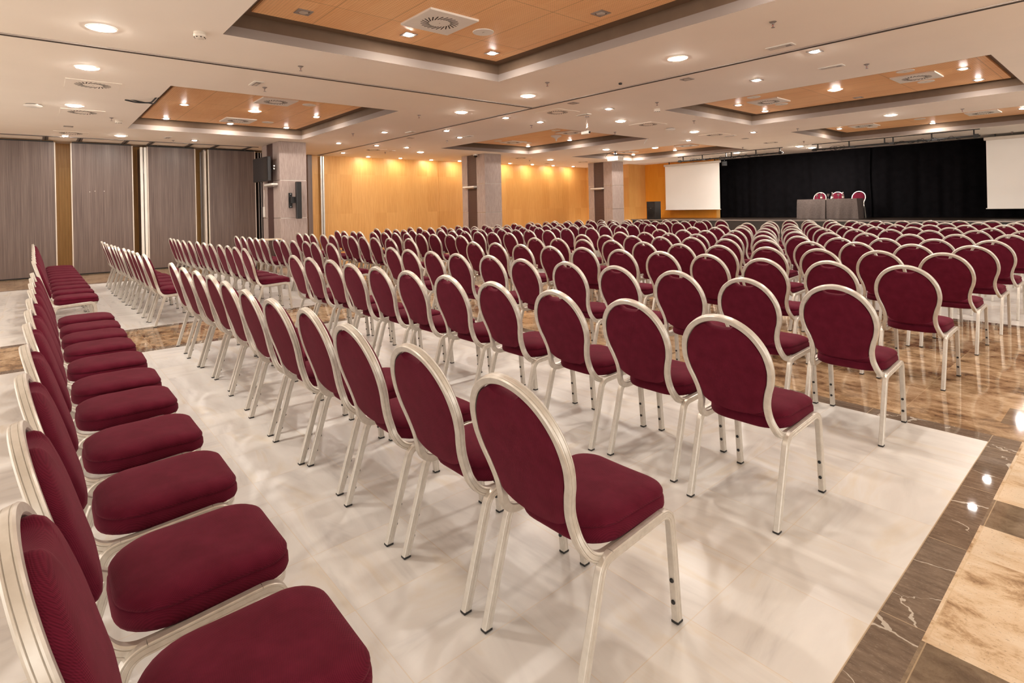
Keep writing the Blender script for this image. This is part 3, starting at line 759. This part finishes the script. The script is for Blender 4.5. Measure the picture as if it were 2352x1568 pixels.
def seat_mesh():
    base = []
    # plan outline, slightly wider at the front
    def corner(cx, cy, r, a0, a1, n=8):
        return [(cx + r*math.cos(a0+(a1-a0)*i/n), cy + r*math.sin(a0+(a1-a0)*i/n)) for i in range(n+1)]
    W, Wr, y0, y1 = .193, .190, .095, .505
    base += corner(W-.085, y1-.085, .085, 0, PI/2) + corner(-W+.085, y1-.085, .085, PI/2, PI)
    base += corner(-Wr+.125, y0+.125, .125, PI, 1.5*PI) + corner(Wr-.125, y0+.125, .125, 1.5*PI, 2*PI)
    # extra points along the straight sides
    out = []
    n = len(base)
    for i in range(n):
        p, q = base[i], base[(i+1) % n]; d = math.hypot(q[0]-p[0], q[1]-p[1]); k = max(1, int(d/.05))
        for j in range(k): out.append((p[0]+(q[0]-p[0])*j/k, p[1]+(q[1]-p[1])*j/k))
    cy = .30
    rings = []
    for d, z in ((.014, .384), (.003, .389), (-.002, .400), (-.001, .420), (.003, .431), (.0065, .4345), (.002, .4385), (.002, .446), (.008, .455), (.020, .4625), (.045, .468), (.085, .4715), (.14, .473)):
        r = []
        for x, y in out:
            vx, vy = x, y-cy; l = math.hypot(vx, vy)
            s = max(0, (l-d)/l)
            zz = z + (.004 if d > .04 else 0)*math.cos(x*6) - .006*max(0, (y-.40)/.10)*(1 if z > .43 else .3)
            r.append((vx*s, cy+vy*s, zz))
        rings.append(r)
    b = MB(); b.loft(rings, True, True)
    return b.mesh('seat', M['fabric'], 50)

ME = dict(loop=loop_mesh(), back=back_mesh(), seat=seat_mesh(), rear=leg_sweep(rear_path, 'rear_leg', True, False), front=leg_sweep(front_path, 'front_leg', False, True),
          foot_r=foot_mesh(.002), foot_f=foot_mesh(.494))
rp = [rear_path[-1], front_path[0]]
ME['rail'] = leg_sweep([rear_path[-1], ((rp[0][0]+rp[1][0])/2, (rp[0][1]+rp[1][1])/2), front_path[0]], 'side_rail')
def on(path, z):
    for (a, b_), (c, d) in zip(path, path[1:]):
        if min(b_, d) <= z <= max(b_, d) and d != b_: return a + (c-a)*(z-b_)/(d-b_)
ME['bump_r'] = [bump_mesh(on(rear_path, z), z, 1) for z in (.075, .15)]
ME['bump_f'] = [bump_mesh(on(front_path, z), z, -1) for z in (.075, .15)]

def ob(name, me, parent, loc=(0, 0, 0)):
    o = bpy.data.objects.new(name, me); o.location = loc
    return link(o, parent)
def make_chair(detail):
    t = thing('banquet_chair', 'burgundy chair', 'chair')
    ob('back_frame', ME['loop'], t); ob('backrest', ME['back'], t); ob('seat', ME['seat'], t)
    for s in (-1, 1):
        x = s*.2035
        ob('side_rail', ME['rail'], t, (x, 0, 0))
        for nm, ft, bp in (('rear', 'foot_r', 'bump_r'), ('front', 'foot_f', 'bump_f')):
            lg = ob('leg', ME[nm], t, (x, 0, 0))
            if detail:
                tag(ob('rubber_foot', ME[ft], lg), 'black rubber foot')
                for m_ in ME[bp]: tag(ob('bumper', m_, lg), 'black rubber bumper')
    return t
CH = [make_chair(True), make_chair(False)]
used = [False, False]
def put_chair(x, y, rz, z, label, group, detail):
    k = 0 if detail else 1
    if used[k]: c = copy_tree(CH[k])
    else: c = CH[k]; used[k] = True
    c.location = (x, y, z); c.rotation_euler = (0, 0, rz)
    c['label'] = label; c['group'] = group; c['category'] = 'chair'
    return c
ROWN = ['row nearest the camera'] + ['%s row from the camera' % o for o in ORD[1:14]]
rc = random.Random(3)
for k, (A, B) in enumerate(ROWS):
    for i, (x, y) in enumerate(A):
        put_chair(x, y, math.radians(rc.uniform(-1.3, 1.3)), 0, 'burgundy chair, %s from the right end of the %s, right block' % (ORD[i], ROWN[k]), 'chairs of the right block', k < 6)
    for i, (x, y) in enumerate(B):
        put_chair(x, y, math.radians(rc.uniform(-1.3, 1.3)), 0, 'burgundy chair, %s from the aisle in the %s, left block' % (ORD[i], ROWN[k]), 'chairs of the left block', k < 3)
for x, w in ((-7.57, 'left'), (-7.01, 'middle'), (-6.36, 'right')):
    put_chair(x, 20.86, PI, .79, 'burgundy chair behind the cloth-covered stage table, %s of the three' % w, 'chairs on the stage', False)

# ------------------------------------------------------------------ things on the stage
def tablecloth_table():
    t = thing('conference_table', 'long table on the stage hidden under a grey-brown cloth', 'table', (-6.95, 19.97, .79))
    L, W, H = .88, .30, .655
    b = MB(); b.box(-L, -W, H-.025, L, W, H); b.build('table_top', M['table_wood'], t)
    for sx in (-1, 1):
        for sy in (-1, 1):
            b = MB(); b.cyl((sx*(L-.1), sy*(W-.06), 0), .018, .018, 0, H-.025, 10); b.build('leg', M['black_metal'], t)
    return t
tablecloth_table()
def cloth():
    # two cloths meeting a little left of the middle of the front
    def half(x0, x1, label):
        b = MB(); y0, y1, H = -.315, .315, .662
        per = []
        n = 14
        # perimeter: start back-left, go along left side, front, right side
        def seg(p, q, m):
            return [(p[0]+(q[0]-p[0])*i/m, p[1]+(q[1]-p[1])*i/m) for i in range(m)]
        per = seg((x0, y1), (x0, y0), 10) + seg((x0, y0), (x1, y0), 26) + seg((x1, y0), (x1, y1), 10) + seg((x1, y1), (x0, y1), 26)
        cx, cy = (x0+x1)/2, 0
        rings = [[(cx+(x-cx)*.5, cy+(y-cy)*.5, H) for x, y in per], [(cx+(x-cx)*.985, cy+(y-cy)*.985, H) for x, y in per]]
        for k in range(1, 9):
            f = k/8; r = []
            for i, (x, y) in enumerate(per):
                ex = 1 if x > cx else -1
                edge = min(abs(x-x0), abs(x-x1)); ey = min(abs(y-y0), abs(y-y1))
                w = .012*f*math.sin(i*.9+1.3*k/8)+.02*f*math.sin(i*.37)
                out = .035*f
                nx = (x-cx)/abs(x1-x0)*2; ny = (y-cy)/abs(y1-y0)*2
                dx = (out+w) * (nx if abs(nx) > .98 else 0) * (1 if abs(x-(-.90 if nx < 0 else .90)) < .05 else 0)
                dy = (out+w) * (ny if abs(ny) > .98 else 0)
                r.append((x+dx, y+dy, H-(H-.008)*f))
            rings.append(r)
        b.loft(rings, True, False)
        o = b.build('tablecloth', M['table_cloth'], loc=(-6.95, 19.97, .79), smooth=60)
        tag(o, label, 'tablecloth', 'tablecloths on the stage table')
    half(-.905, -.012, 'grey-brown tablecloth over the left half of the stage table')
    half(.012, .905, 'grey-brown tablecloth over the right half of the stage table')
cloth()
TT = .79 + .6625
def goblet(x, label):
    t = thing('wine_glass', label, 'glass', (x, 19.95, TT), group='glasses on the stage table')
    b = MB(); b.lathe((0, 0, 0), [(.034, 0), (.034, .003), (.006, .008), (.0045, .02), (.0045, .075), (.010, .085)], 16); b.build('stem', M['glass'], t, smooth=40)
    b = MB(); b.lathe((0, 0, 0), [(.010, .085), (.030, .105), (.037, .135), (.032, .175), (.030, .175), (.035, .135), (.028, .107), (.004, .09)], 16, cap0=False); b.build('bowl', M['glass'], t, smooth=40)
def bottle(x, label):
    t = thing('water_bottle', label, 'bottle', (x, 19.98, TT), group='bottles on the stage table')
    b = MB(); b.lathe((0, 0, 0), [(.028, 0), (.031, .006), (.031, .075), (.029, .08), (.031, .085), (.031, .115), (.022, .15), (.0125, .175), (.0125, .195)], 18); b.build('body', M['glass'], t, smooth=40)
    b = MB(); b.lathe((0, 0, 0), [(.015, .193), (.015, .212), (.013, .214)], 14); b.build('cap', M['white_plastic'], t, smooth=40)
    b = MB(); b.lathe((0, 0, 0), [(.0315, .03), (.0315, .07)], 18, cap0=False, cap1=False); b.build('label_band', M['white_panel'], t, smooth=40)
for x, w in ((-7.32, 'left'), (-6.98, 'middle'), (-6.67, 'right')): goblet(x, 'stemmed water glass on the stage table, %s of the three glasses' % w)
for x, w in ((-7.20, 'left'), (-6.86, 'middle'), (-6.54, 'right')): bottle(x, 'small water bottle on the stage table, %s of the three bottles' % w)

t = thing('stage_loudspeaker', 'black PA loudspeaker standing on the left end of the stage', 'loudspeaker', (-13.36, 19.3, .79), rotz=math.radians(-8))
b = MB()
b.loft([[(-.23, -.2, z), (.23, -.2, z), (.17, .2, z), (-.17, .2, z)] for z in (.0, .72)], True, True); b.build('cabinet', M['black_plastic'], t)
b = MB(); b.cyl((0, -.2, .25), .18, .17, 0, .012, 28, axis='y'); b.build('woofer', M['rubber'], t)
b = MB(); b.loft([[(-.18, -.203, .48), (.18, -.203, .48), (.18, -.203, .67), (-.18, -.203, .67)], [(-.07, -.17, .52), (.07, -.17, .52), (.05, -.17, .63), (-.05, -.17, .63)]], False, True)
b.box(-.19, -.206, .462, .19, -.2, .48); b.box(-.19, -.206, .67, .19, -.2, .688); b.build('horn', M['screen_black'], t)
b = MB(); b.box(-.03, -.215, .44, .03, -.204, .452); b.build('badge', M['grey_metal'], t)
for sx in (-1, 1):
    b = MB(); b.box(sx*.18-.03, -.16, -.0, sx*.18+.03, -.10, .012); b.build('foot', M['rubber'], t)

t = thing('stage_spotlight', 'small black spotlight hanging beside the top of the left screen', 'spotlight', (-11.0, 20.7, 0), rotz=.5)
b = MB(); b.bevbox(-.10, -.12, 2.86, .10, .10, 3.04, .01); b.build('housing', M['black_plastic'], t)
b = MB(); b.box(-.075, -.124, 2.885, .075, -.12, 3.015); b.build('lens', M['screen_black'], t)
b = MB(); b.box(-.015, -.015, 3.04, .015, .015, ZC-.001); b.build('hanger', M['black_metal'], t)

# lighting bars over the stage edge
def bar(x0, x1, rods, label, seed):
    y = 18.62
    t = thing('lighting_bar', label, 'lighting bar', (0, 0, 0), group='bars hung over the stage edge')
    b = MB(); b.box(x0-.05, y-.02, ZC-.02, x1+.05, y+.02, ZC-.002); b.build('ceiling_rail', M['black_metal'], t)
    b = MB(); b.cyl((x0-.06, y, 3.01), .024, .024, 0, x1-x0+.12, 12, axis='x'); b.build('bar', M['black_metal'], t, smooth=50)
    for r in rods:
        b = MB(); b.box(r-.014, y-.014, 3.02, r+.014, y+.014, ZC-.02); b.build('hanger', M['black_metal'], t)
    rr = random.Random(seed)
    for k in range(6):
        a = rr.uniform(x0+.1, x1-1.0); L = rr.uniform(.5, 1.0); pts = []
        for i in range(25):
            f = i/24
            pts.append((a+L*f, y-.02+.03*math.sin(f*9+k), 3.035 - .05*abs(math.sin(f*PI*2.2+k)) + .03*math.sin(f*14+k)))
        b = MB(); b.tube(pts, .007, 6); b.build('cable', M['rubber'], t, smooth=60)
    # one coiled loop of cable at an end
    pts = [(x0+.55+.13*math.cos(a*.35)+.006*a, y-.035, 3.0+.07*math.sin(a*.35)) for a in range(40)]
    b = MB(); b.tube(pts, .006, 6); b.build('cable', M['rubber'], t, smooth=60)
    for e in (x0+.03, x1-.03):
        b = MB(); b.box(e-.05, y-.03, 2.97, e+.05, y+.03, 3.06); b.build('clamp', M['black_metal'], t)
    for q in range(3):
        e = x0 + (x1-x0)*(.25+.25*q) + .1
        b = MB(); b.box(e-.06, y-.05, 2.975, e+.06, y+.02, 3.03); b.build('socket_box', M['black_plastic'], t)
bar(-11.72, -7.9, (-11.55, -10.75, -9.83, -9.63, -8.75, -7.95), 'black lighting bar with cables hung over the left screen', 4)
bar(-6.9, -2.9, (-6.78, -5.9, -4.98, -4.77, -3.87, -2.97), 'black lighting bar with tangled cables hung before the black curtain', 5)

# ------------------------------------------------------------------ ceiling fixtures
TN = {(0, 0): 'left front coffer', (1, 0): 'large nearest coffer', (0, 1): 'left middle coffer', (1, 1): 'right middle coffer', (0, 2): 'left rear coffer', (1, 2): 'right rear coffer'}
def zone(x, y):
    for i, t in enumerate(TRX):
        for j, u in enumerate(TRY):
            if t[0] < x < t[1] and u[0] < y < u[1]: return 'in the wooden ' + TN[(i, j)]
    xs_ = 'along the left wall' if x < -13.74 else ('over the aisle' if -8.88 <= x <= -6.03 else ('on the left' if x < -8.88 else 'on the right'))
    if y < 1.43: r = 'in the front strip'
    elif y < 5.0: r = 'beside the front coffers'
    elif y < 9.1: r = 'in the crossing strip'
    elif y < 12.66: r = 'beside the middle coffers'
    elif y < 14.78: r = 'before the rear coffers'
    elif y < 18.4: r = 'beside the rear coffers'
    else: r = 'by the stage edge'
    return r + ' ' + xs_
def place(kind, pts, maker, cat, group):
    zs = {}
    for p in pts: zs.setdefault(zone(p[0], p[1]), []).append(p)
    proto = None
    for zn, L in zs.items():
        L.sort(key=lambda p: img_x(p[0], p[1], p[2]))
        for i, p in enumerate(L):
            lab = kind + ' ' + zn + ('' if len(L) == 1 else ', %s from the left' % ORD[i])
            if proto is None: proto = o = maker()
            else: o = copy_tree(proto)
            o.location = p[:3]; o['label'] = lab; o['category'] = cat; o['group'] = group
            if len(p) > 3: o.rotation_euler = (0, 0, p[3])
BIG = [(-6.5,.49),(-8.34,.48),(-11.31,.48),(-15.07,1.44),(-6.52,6.02),(-3.77,6.0),(-8.35,6.01),(-7.35,9.46),(-7.4,12.46),(-3.56,13.77),(-11.36,13.85),(-14.91,9.12),(-14.98,14.92)]
SMALL = [(-15.66,.49),(-15.16,2.92),(-11.5,6.09),(-13.99,6.06),(-13.98,7.15),(-16.26,7.18),(-14.0,8.11),(-10.53,7.15),(-11.35,8.1),(-8.38,7.12),(-8.39,8.08),(-6.53,8.06),(-8.5,14.0),(-2.59,7.08),(-3.74,8.02),(-6.6,13.92)]
WASH = [(-17.05,8.4),(-17.02,9.6),(-17.1,10.91),(-17.01,12.11),(-17.03,13.37),(-17.02,14.63),(-17.03,15.89),(-17.07,17.17),(-17.04,18.42)]
OFF = [(-4.32,7.11),(-6.53,7.1),(-12.09,7.12),(-14.0,.49),(-7.38,15.08),(-16.4,16.14)]
TSM = [(-5.51,3.25),(-5.53,4.49),(-11.49,2.06),(-13.37,2.06),(-13.39,3.29),(-11.49,4.5),(-13.35,4.5),(-13.37,12.3),(-11.45,12.26),(-13.47,18.1),(-13.47,16.97),(-11.55,18.08),(-5.48,10.93),(-5.5,12.18),(-1.85,10.9),(-1.86,12.14),(-5.62,17.0),(-3.73,18.08)]
TBG = [(-11.49,3.27),(-3.67,10.93),(-11.4,16.6),(-3.67,3.27)]
TOF = [(-5.51,2.05),(-3.7,4.47),(-3.68,12.17)]
# lamps of the same grid just outside the picture
XBIG = [(-3.77,.49),(-.9,6.0),(-.9,13.77),(-3.77,-2.5),(-8.34,-2.5),(-12.5,-2.5),(.9,10.9),(.9,6.8)]
XTSM = [(-1.85,3.25),(-1.85,4.49),(-1.85,15.8),(-1.85,17.0)]
z3 = ZC; z4 = ZT
def mk_big(lamp='lamp_big'):
    t = thing('round_downlight', '', 'ceiling light')
    b = MB(); b.lathe((0, 0, 0), [(.085, -.006), (.118, -.008), (.122, -.004), (.122, -.0005)], 32, cap0=False, cap1=False); b.build('trim_ring', M['white_plastic'], t, smooth=40)
    b = MB(); b.lathe((0, 0, 0), [(.092, -.003), (.089, -.010), (.07, -.016), (.035, -.019)], 28); b.build('lamp', M[lamp], t)
    return t
def mk_small(lamp):
    def f():
        t = thing('square_downlight', '', 'ceiling light')
        b = MB()
        for x0, y0, x1, y1 in ((-.075,-.075,.075,-.046),(-.075,.046,.075,.075),(-.075,-.046,-.046,.046),(.046,-.046,.075,.046)): b.box(x0, y0, -.007, x1, y1, -.0005)
        b.build('frame', M['grey_metal'], t)
        b = MB(); b.lathe((0, 0, 0), [(.046, -.001), (.046, -.008), (.036, -.013), (.015, -.015)], 22); b.build('lamp', M[lamp], t)
        return t
    return f
place('bright round downlight', [(x, y, z3) for x, y in BIG] + [(x, y, z4) for x, y in TBG] + [(x, y, z3) for x, y in XBIG], mk_big, 'ceiling light', 'round downlights')
place('bright round stage downlight', [(x, y, z3) for x, y in [(-7.42,18.85),(-7.4,19.82),(-9.71,19.16)]], lambda: mk_big('lamp_stage'), 'ceiling light', 'stage downlights')
place('small bright downlight', [(x, y, z3) for x, y in SMALL] + [(x, y, z4) for x, y in TSM + XTSM], mk_small('lamp_small'), 'ceiling light', 'square downlights')
place('wall-washing downlight', [(x, y, z3) for x, y in WASH], mk_small('lamp_warm'), 'ceiling light', 'downlights along the orange wall')
place('unlit square downlight', [(x, y, z3) for x, y in OFF] + [(x, y, z4) for x, y in TOF], mk_small('lamp_off'), 'ceiling light', 'unlit square downlights')

def mk_vent(h):
    t = thing('swirl_diffuser', '', 'air vent')
    b = MB(); b.bevbox(-.30, -.30, -h, .30, .30, 0, .0015); b.build('plate', M['white_plastic'] if h > .01 else M['ceiling'], t)
    b = MB()
    for k in range(24):
        a = 2*PI*k/24; th = a + .55
        cx, cy = .155*math.cos(a), .155*math.sin(a)
        dx, dy = .052*math.cos(th), .052*math.sin(th); wx, wy = -.0065*math.sin(th), .0065*math.cos(th)
        q = [(cx-dx-wx, cy-dy-wy), (cx+dx-wx, cy+dy-wy), (cx+dx+wx, cy+dy+wy), (cx-dx+wx, cy-dy+wy)]
        b.loft([[(x, y, z) for x, y in q] for z in (-h-.0012, -h+.001)], True, True)
    o = b.build('slots', M['dark_slot'], t)
    b = MB(); b.cyl((0, 0, 0), .006, .006, -h-.002, -h+.001, 8); b.build('screw', M['grey_metal'], t)
    return t
VENT = [(-9.41,.6),(-11.98,.61),(-15.12,.57),(-7.34,7.53),(-7.31,10.39),(-7.43,13.5),(-7.45,16.83),(-15.04,7.58),(-14.99,13.41),(-15.1,16.93)]
TVENT = [(-4.92,3.28),(-10.25,3.28),(-12.79,3.3),(-12.73,11.09),(-10.23,10.99),(-4.91,11.03),(-2.46,10.95),(-4.98,16.88),(-2.52,16.88),(-12.87,16.94),(-10.37,16.94),(-2.42,3.28)]
place('cream slotted air vent', [(x, y, z3) for x, y in VENT], lambda: mk_vent(.006), 'air vent', 'swirl air vents')
place('white slotted air vent', [(x, y, z4) for x, y in TVENT], lambda: mk_vent(.022), 'air vent', 'swirl air vents')
def mk_spk():
    t = thing('ceiling_loudspeaker', '', 'ceiling loudspeaker')
    b = MB(); b.lathe((0, 0, 0), [(.105, -.006), (.118, -.008), (.122, -.0005)], 32, cap0=False, cap1=False); b.build('trim_ring', M['white_plastic'], t, smooth=40)
    b = MB(); b.cyl((0, 0, 0), .108, .108, -.006, -.001, 28); b.build('grille', M['white_plastic'], t)
    b = MB(); b.box(-.018, -.003, -.0075, .018, .003, -.0055); b.build('badge', M['grey_metal'], t)
    return t
TSPK = [(-4.92,3.87),(-10.27,3.89),(-12.76,3.9),(-12.76,10.51),(-10.17,10.36),(-12.66,11.65),(-4.89,10.36),(-4.9,11.6),(-2.46,10.31),(-2.46,11.53),(-3.73,16.81),(-4.96,17.5)]
place('round white ceiling loudspeaker', [(x, y, z4) for x, y in TSPK], mk_spk, 'ceiling loudspeaker', 'round ceiling loudspeakers')
def mk_cone():
    t = thing('access_point', '', 'wifi antenna')
    b = MB(); b.lathe((0, 0, 0), [(.15, -.0005), (.15, -.03), (.06, -.07), (.025, -.11), (.02, -.16)], 24); b.build('housing', M['white_plastic'], t, smooth=40)
    return t
place('white cone-shaped antenna', [(-10.92, 11.13, z4)], mk_cone, 'antenna', 'cone antenna')
def mk_smoke():
    t = thing('smoke_detector', '', 'smoke detector')
    b = MB(); b.lathe((0, 0, 0), [(.055, -.0005), (.055, -.018), (.052, -.02)], 24); b.build('base', M['skin_cam'], t, smooth=40)
    b = MB(); b.lathe((0, 0, 0), [(.052, -.018), (.058, -.026), (.056, -.045), (.040, -.06), (.02, -.064)], 24); b.build('sensor_head', M['skin_cam'], t, smooth=40)
    b = MB()
    for k in range(8):
        a = 2*PI*k/8; b.box(.046*math.cos(a)-.006, .046*math.sin(a)-.006, -.057, .046*math.cos(a)+.006, .046*math.sin(a)+.006, -.050)
    b.build('inlet_slots', M['dark_slot'], t)
    return t
place('cream smoke detector', [(-6.1,1.24,z3),(-12.66,1.18,z3),(-6.02,8.85,z3)], mk_smoke, 'smoke detector', 'smoke detectors')
def mk_ap():
    t = thing('access_point', '', 'wifi antenna')
    b = MB(); b.lathe((0, 0, 0), [(.09, -.0005), (.09, -.014)], 28); b.build('mounting_plate', M['grey_metal'], t, smooth=40)
    b = MB(); b.lathe((0, 0, 0), [(.088, -.012), (.115, -.018), (.118, -.028), (.10, -.042), (.05, -.05)], 28); b.build('housing', M['white_plastic'], t, smooth=40)
    return t
place('round white wireless access point', [(-11.53,-.03,z3),(-7.39,11.39,z3)], mk_ap, 'wifi antenna', 'wireless access points')
def mk_spr():
    t = thing('sprinkler', '', 'sprinkler')
    b = MB(); b.lathe((0, 0, 0), [(.034, -.0005), (.034, -.004), (.018, -.014)], 16); b.build('rosette', M['grey_metal'], t, smooth=40)
    b = MB(); b.lathe((0, 0, 0), [(.012, -.01), (.012, -.024), (.006, -.028)], 10)
    for s in (-1, 1): b.tube([(s*.009, 0, -.02), (s*.014, 0, -.035), (s*.004, 0, -.055)], .0025, 6)
    b.lathe((0, 0, 0), [(.018, -.056), (.018, -.059)], 14); b.build('sprinkler_head', M['grey_metal'], t, smooth=40)
    b = MB(); b.lathe((0, 0, 0), [(.003, -.026), (.004, -.04), (.003, -.054)], 8); b.build('glass_bulb', M['red_bulb'], t, smooth=40)
    return t
SPR = [(-6.8,2.48),(-8.25,2.49),(-9.06,5.53),(-12.07,5.58),(-12.37,1.05),(-15.4,2.51),(-5.65,5.6),(-8.84,8.24),(-12.08,8.21),(-5.63,8.28),(-8.53,10.75),(-6.41,10.79),(-2.42,5.57),(-2.41,8.32),(-5.63,14.21),(-6.71,17.37),(-8.6,17.39),(-15.43,8.18),(-15.5,14.32),(-2.43,14.15),(-2.43,20.32)]
place('small fire sprinkler', [(x, y, z3) for x, y in SPR], mk_spr, 'sprinkler', 'fire sprinklers')
def mk_em():
    t = thing('emergency_light', '', 'emergency light')
    b = MB(); b.bevbox(-.15, -.065, -.012, .15, .065, -.0005, .004); b.build('frame', M['white_plastic'], t)
    b = MB(); b.box(-.122, -.032, -.0145, .122, .032, -.011); b.build('diffuser', M['grey_metal'], t)
    b = MB(); b.box(-.115, -.018, -.0165, .06, .018, -.014); b.build('tube', M['white_panel'], t)
    return t
EM = [(-2.75,6.51),(-2.75,8.07),(-8.05,2.32),(-7.23,8.15),(-11.14,6.56),(-14.9,2.32),(-11.05,8.14),(-7.31,14.08),(-15.04,8.19),(-7.22,18.62)]
place('rectangular emergency light', [(x, y, z3) for x, y in EM], mk_em, 'emergency light', 'emergency lights')
def mk_dot():
    t = thing('ceiling_sensor', '', 'sensor')
    b = MB(); b.bevbox(-.02, -.02, -.028, .02, .02, -.0005, .004); b.build('housing', M['black_plastic'], t)
    return t
place('tiny black sensor', [(-5.04,6.5,z3)], mk_dot, 'sensor', 'ceiling sensor')
# camera on a rod
t = thing('security_camera', 'white security camera hanging on a thin rod from the ceiling', 'camera', (-7.35, 8.38, 0))
b = MB(); b.cyl((0, 0, 0), .05, .05, ZC-.012, ZC-.0005, 18); b.build('ceiling_plate', M['grey_metal'], t)
b = MB(); b.cyl((0, 0, 0), .011, .011, 2.94, ZC-.012, 10); b.build('rod', M['chrome'], t)
b = MB(); b.tube([(0, 0, 2.95), (.02, -.02, 2.91), (0, -.03, 2.88)], .012, 8); b.build('joint', M['chrome'], t)
b = MB(); b.bevbox(-.10, -.075, 2.83, .09, -.005, 2.89, .008); b.build('camera_body', M['white_plastic'], t)
b = MB(); b.cyl((.085, -.04, 2.86), .022, .022, 0, .02, 12, axis='x'); b.build('lens', M['screen_black'], t)
# dome camera on the middle pillar's top
t = thing('dome_camera', 'small dome camera on the ceiling before the middle pillar', 'camera', (-14.62, 11.06, ZC))
b = MB(); b.lathe((0, 0, 0), [(.085, 0), (.085, -.05), (.07, -.055)], 24); b.build('base', M['skin_cam'], t, smooth=40)
b = MB(); b.lathe((0, 0, 0), [(.065, -.05), (.06, -.085), (.04, -.11), (.01, -.118)], 20); b.build('dome', M['screen_black'], t, smooth=40)
# projector
t = thing('projector', 'white projector hung from the ceiling above the pillar nearest the stage', 'projector', (-11.57, 14.57, 0), rotz=math.radians(0))
b = MB(); b.bevbox(-.22, -.16, 2.86, .22, .16, 3.01, .015); b.build('housing', M['white_plastic'], t)
b = MB()
for y in (-.11, -.01, .09): b.box(.22, y-.038, 2.895, .223, y+.038, 2.985)
b.build('vent_grille', M['white_panel'], t)
b = MB(); b.cyl((0, 0, 0), .025, .025, 3.01, ZC-.012, 12); b.build('mount_pole', M['black_metal'], t)
b = MB(); b.cyl((0, 0, 0), .09, .09, ZC-.012, ZC-.0005, 20); b.build('ceiling_plate', M['grey_metal'], t)
b = MB(); b.tube([(-.05, -.05, ZC-.012), (-.2, -.14, 3.12), (-.26, -.18, 3.02), (-.23, -.17, 2.95)], .008, 6); b.build('cable', M['rubber'], t, smooth=60)
b = MB(); b.cyl((-.1, .16, 2.94), .05, .05, -.03, 0, 16, axis='y'); b.build('lens', M['screen_black'], t)
# loose cable hanging out of the left front coffer
b = MB()
P_ = [(-9.9, 1.40, ZC-.003), (-10.02, 1.38, 3.16), (-10.12, 1.36, 3.145), (-10.22, 1.30, 3.15), (-10.3, 1.18, 3.16), (-10.33, 1.05, ZC-.003)]
P_ = [(x, y, z) for x, y, z in P_]; b.tube(crom(P_, 6), .012, 7); b.tube(crom([(x+.02, y+.03, z-.02*math.sin(i)) for i, (x, y, z) in enumerate(P_)], 6), .008, 6)
tag(b.build('loose_cable', M['rubber'], smooth=60), 'loop of black cable dangling from the edge of the left front coffer', 'cable')
b = MB(); b.tube(crom([(-8.92, 12.62, ZC-.002), (-8.93, 12.60, 3.15), (-8.95, 12.56, 3.10), (-8.96, 12.55, 3.04)], 6), .010, 6)
tag(b.build('dangling_cable', M['white_plastic'], smooth=60), 'short pale cord dangling from the corner of the left middle coffer', 'cable')

# ------------------------------------------------------------------ light and colour
W = bpy.data.worlds.new('world'); S.world = W; W.use_nodes = True
bg = W.node_tree.nodes['Background']
bg.inputs[0].default_value = (1.0, .93, .85, 1); bg.inputs[1].default_value = WORLD
S.view_settings.view_transform = 'Standard'; S.view_settings.look = 'None'
S.view_settings.gamma = 1.0; S.view_settings.use_curve_mapping = False
S.view_settings.exposure = EXPO
S.cycles.max_bounces = 8; S.cycles.diffuse_bounces = 6; S.cycles.glossy_bounces = 4
S.cycles.caustics_reflective = False; S.cycles.caustics_refractive = False
S.cycles.sample_clamp_indirect = 6.0; S.cycles.sample_clamp_direct = 0
S.cycles.use_denoising = True
for o in S.objects:
    if 'label' in o and o.parent is None and not 4 <= len(o['label'].split()) <= 16: print('LABELLEN', o.name, o['label'])
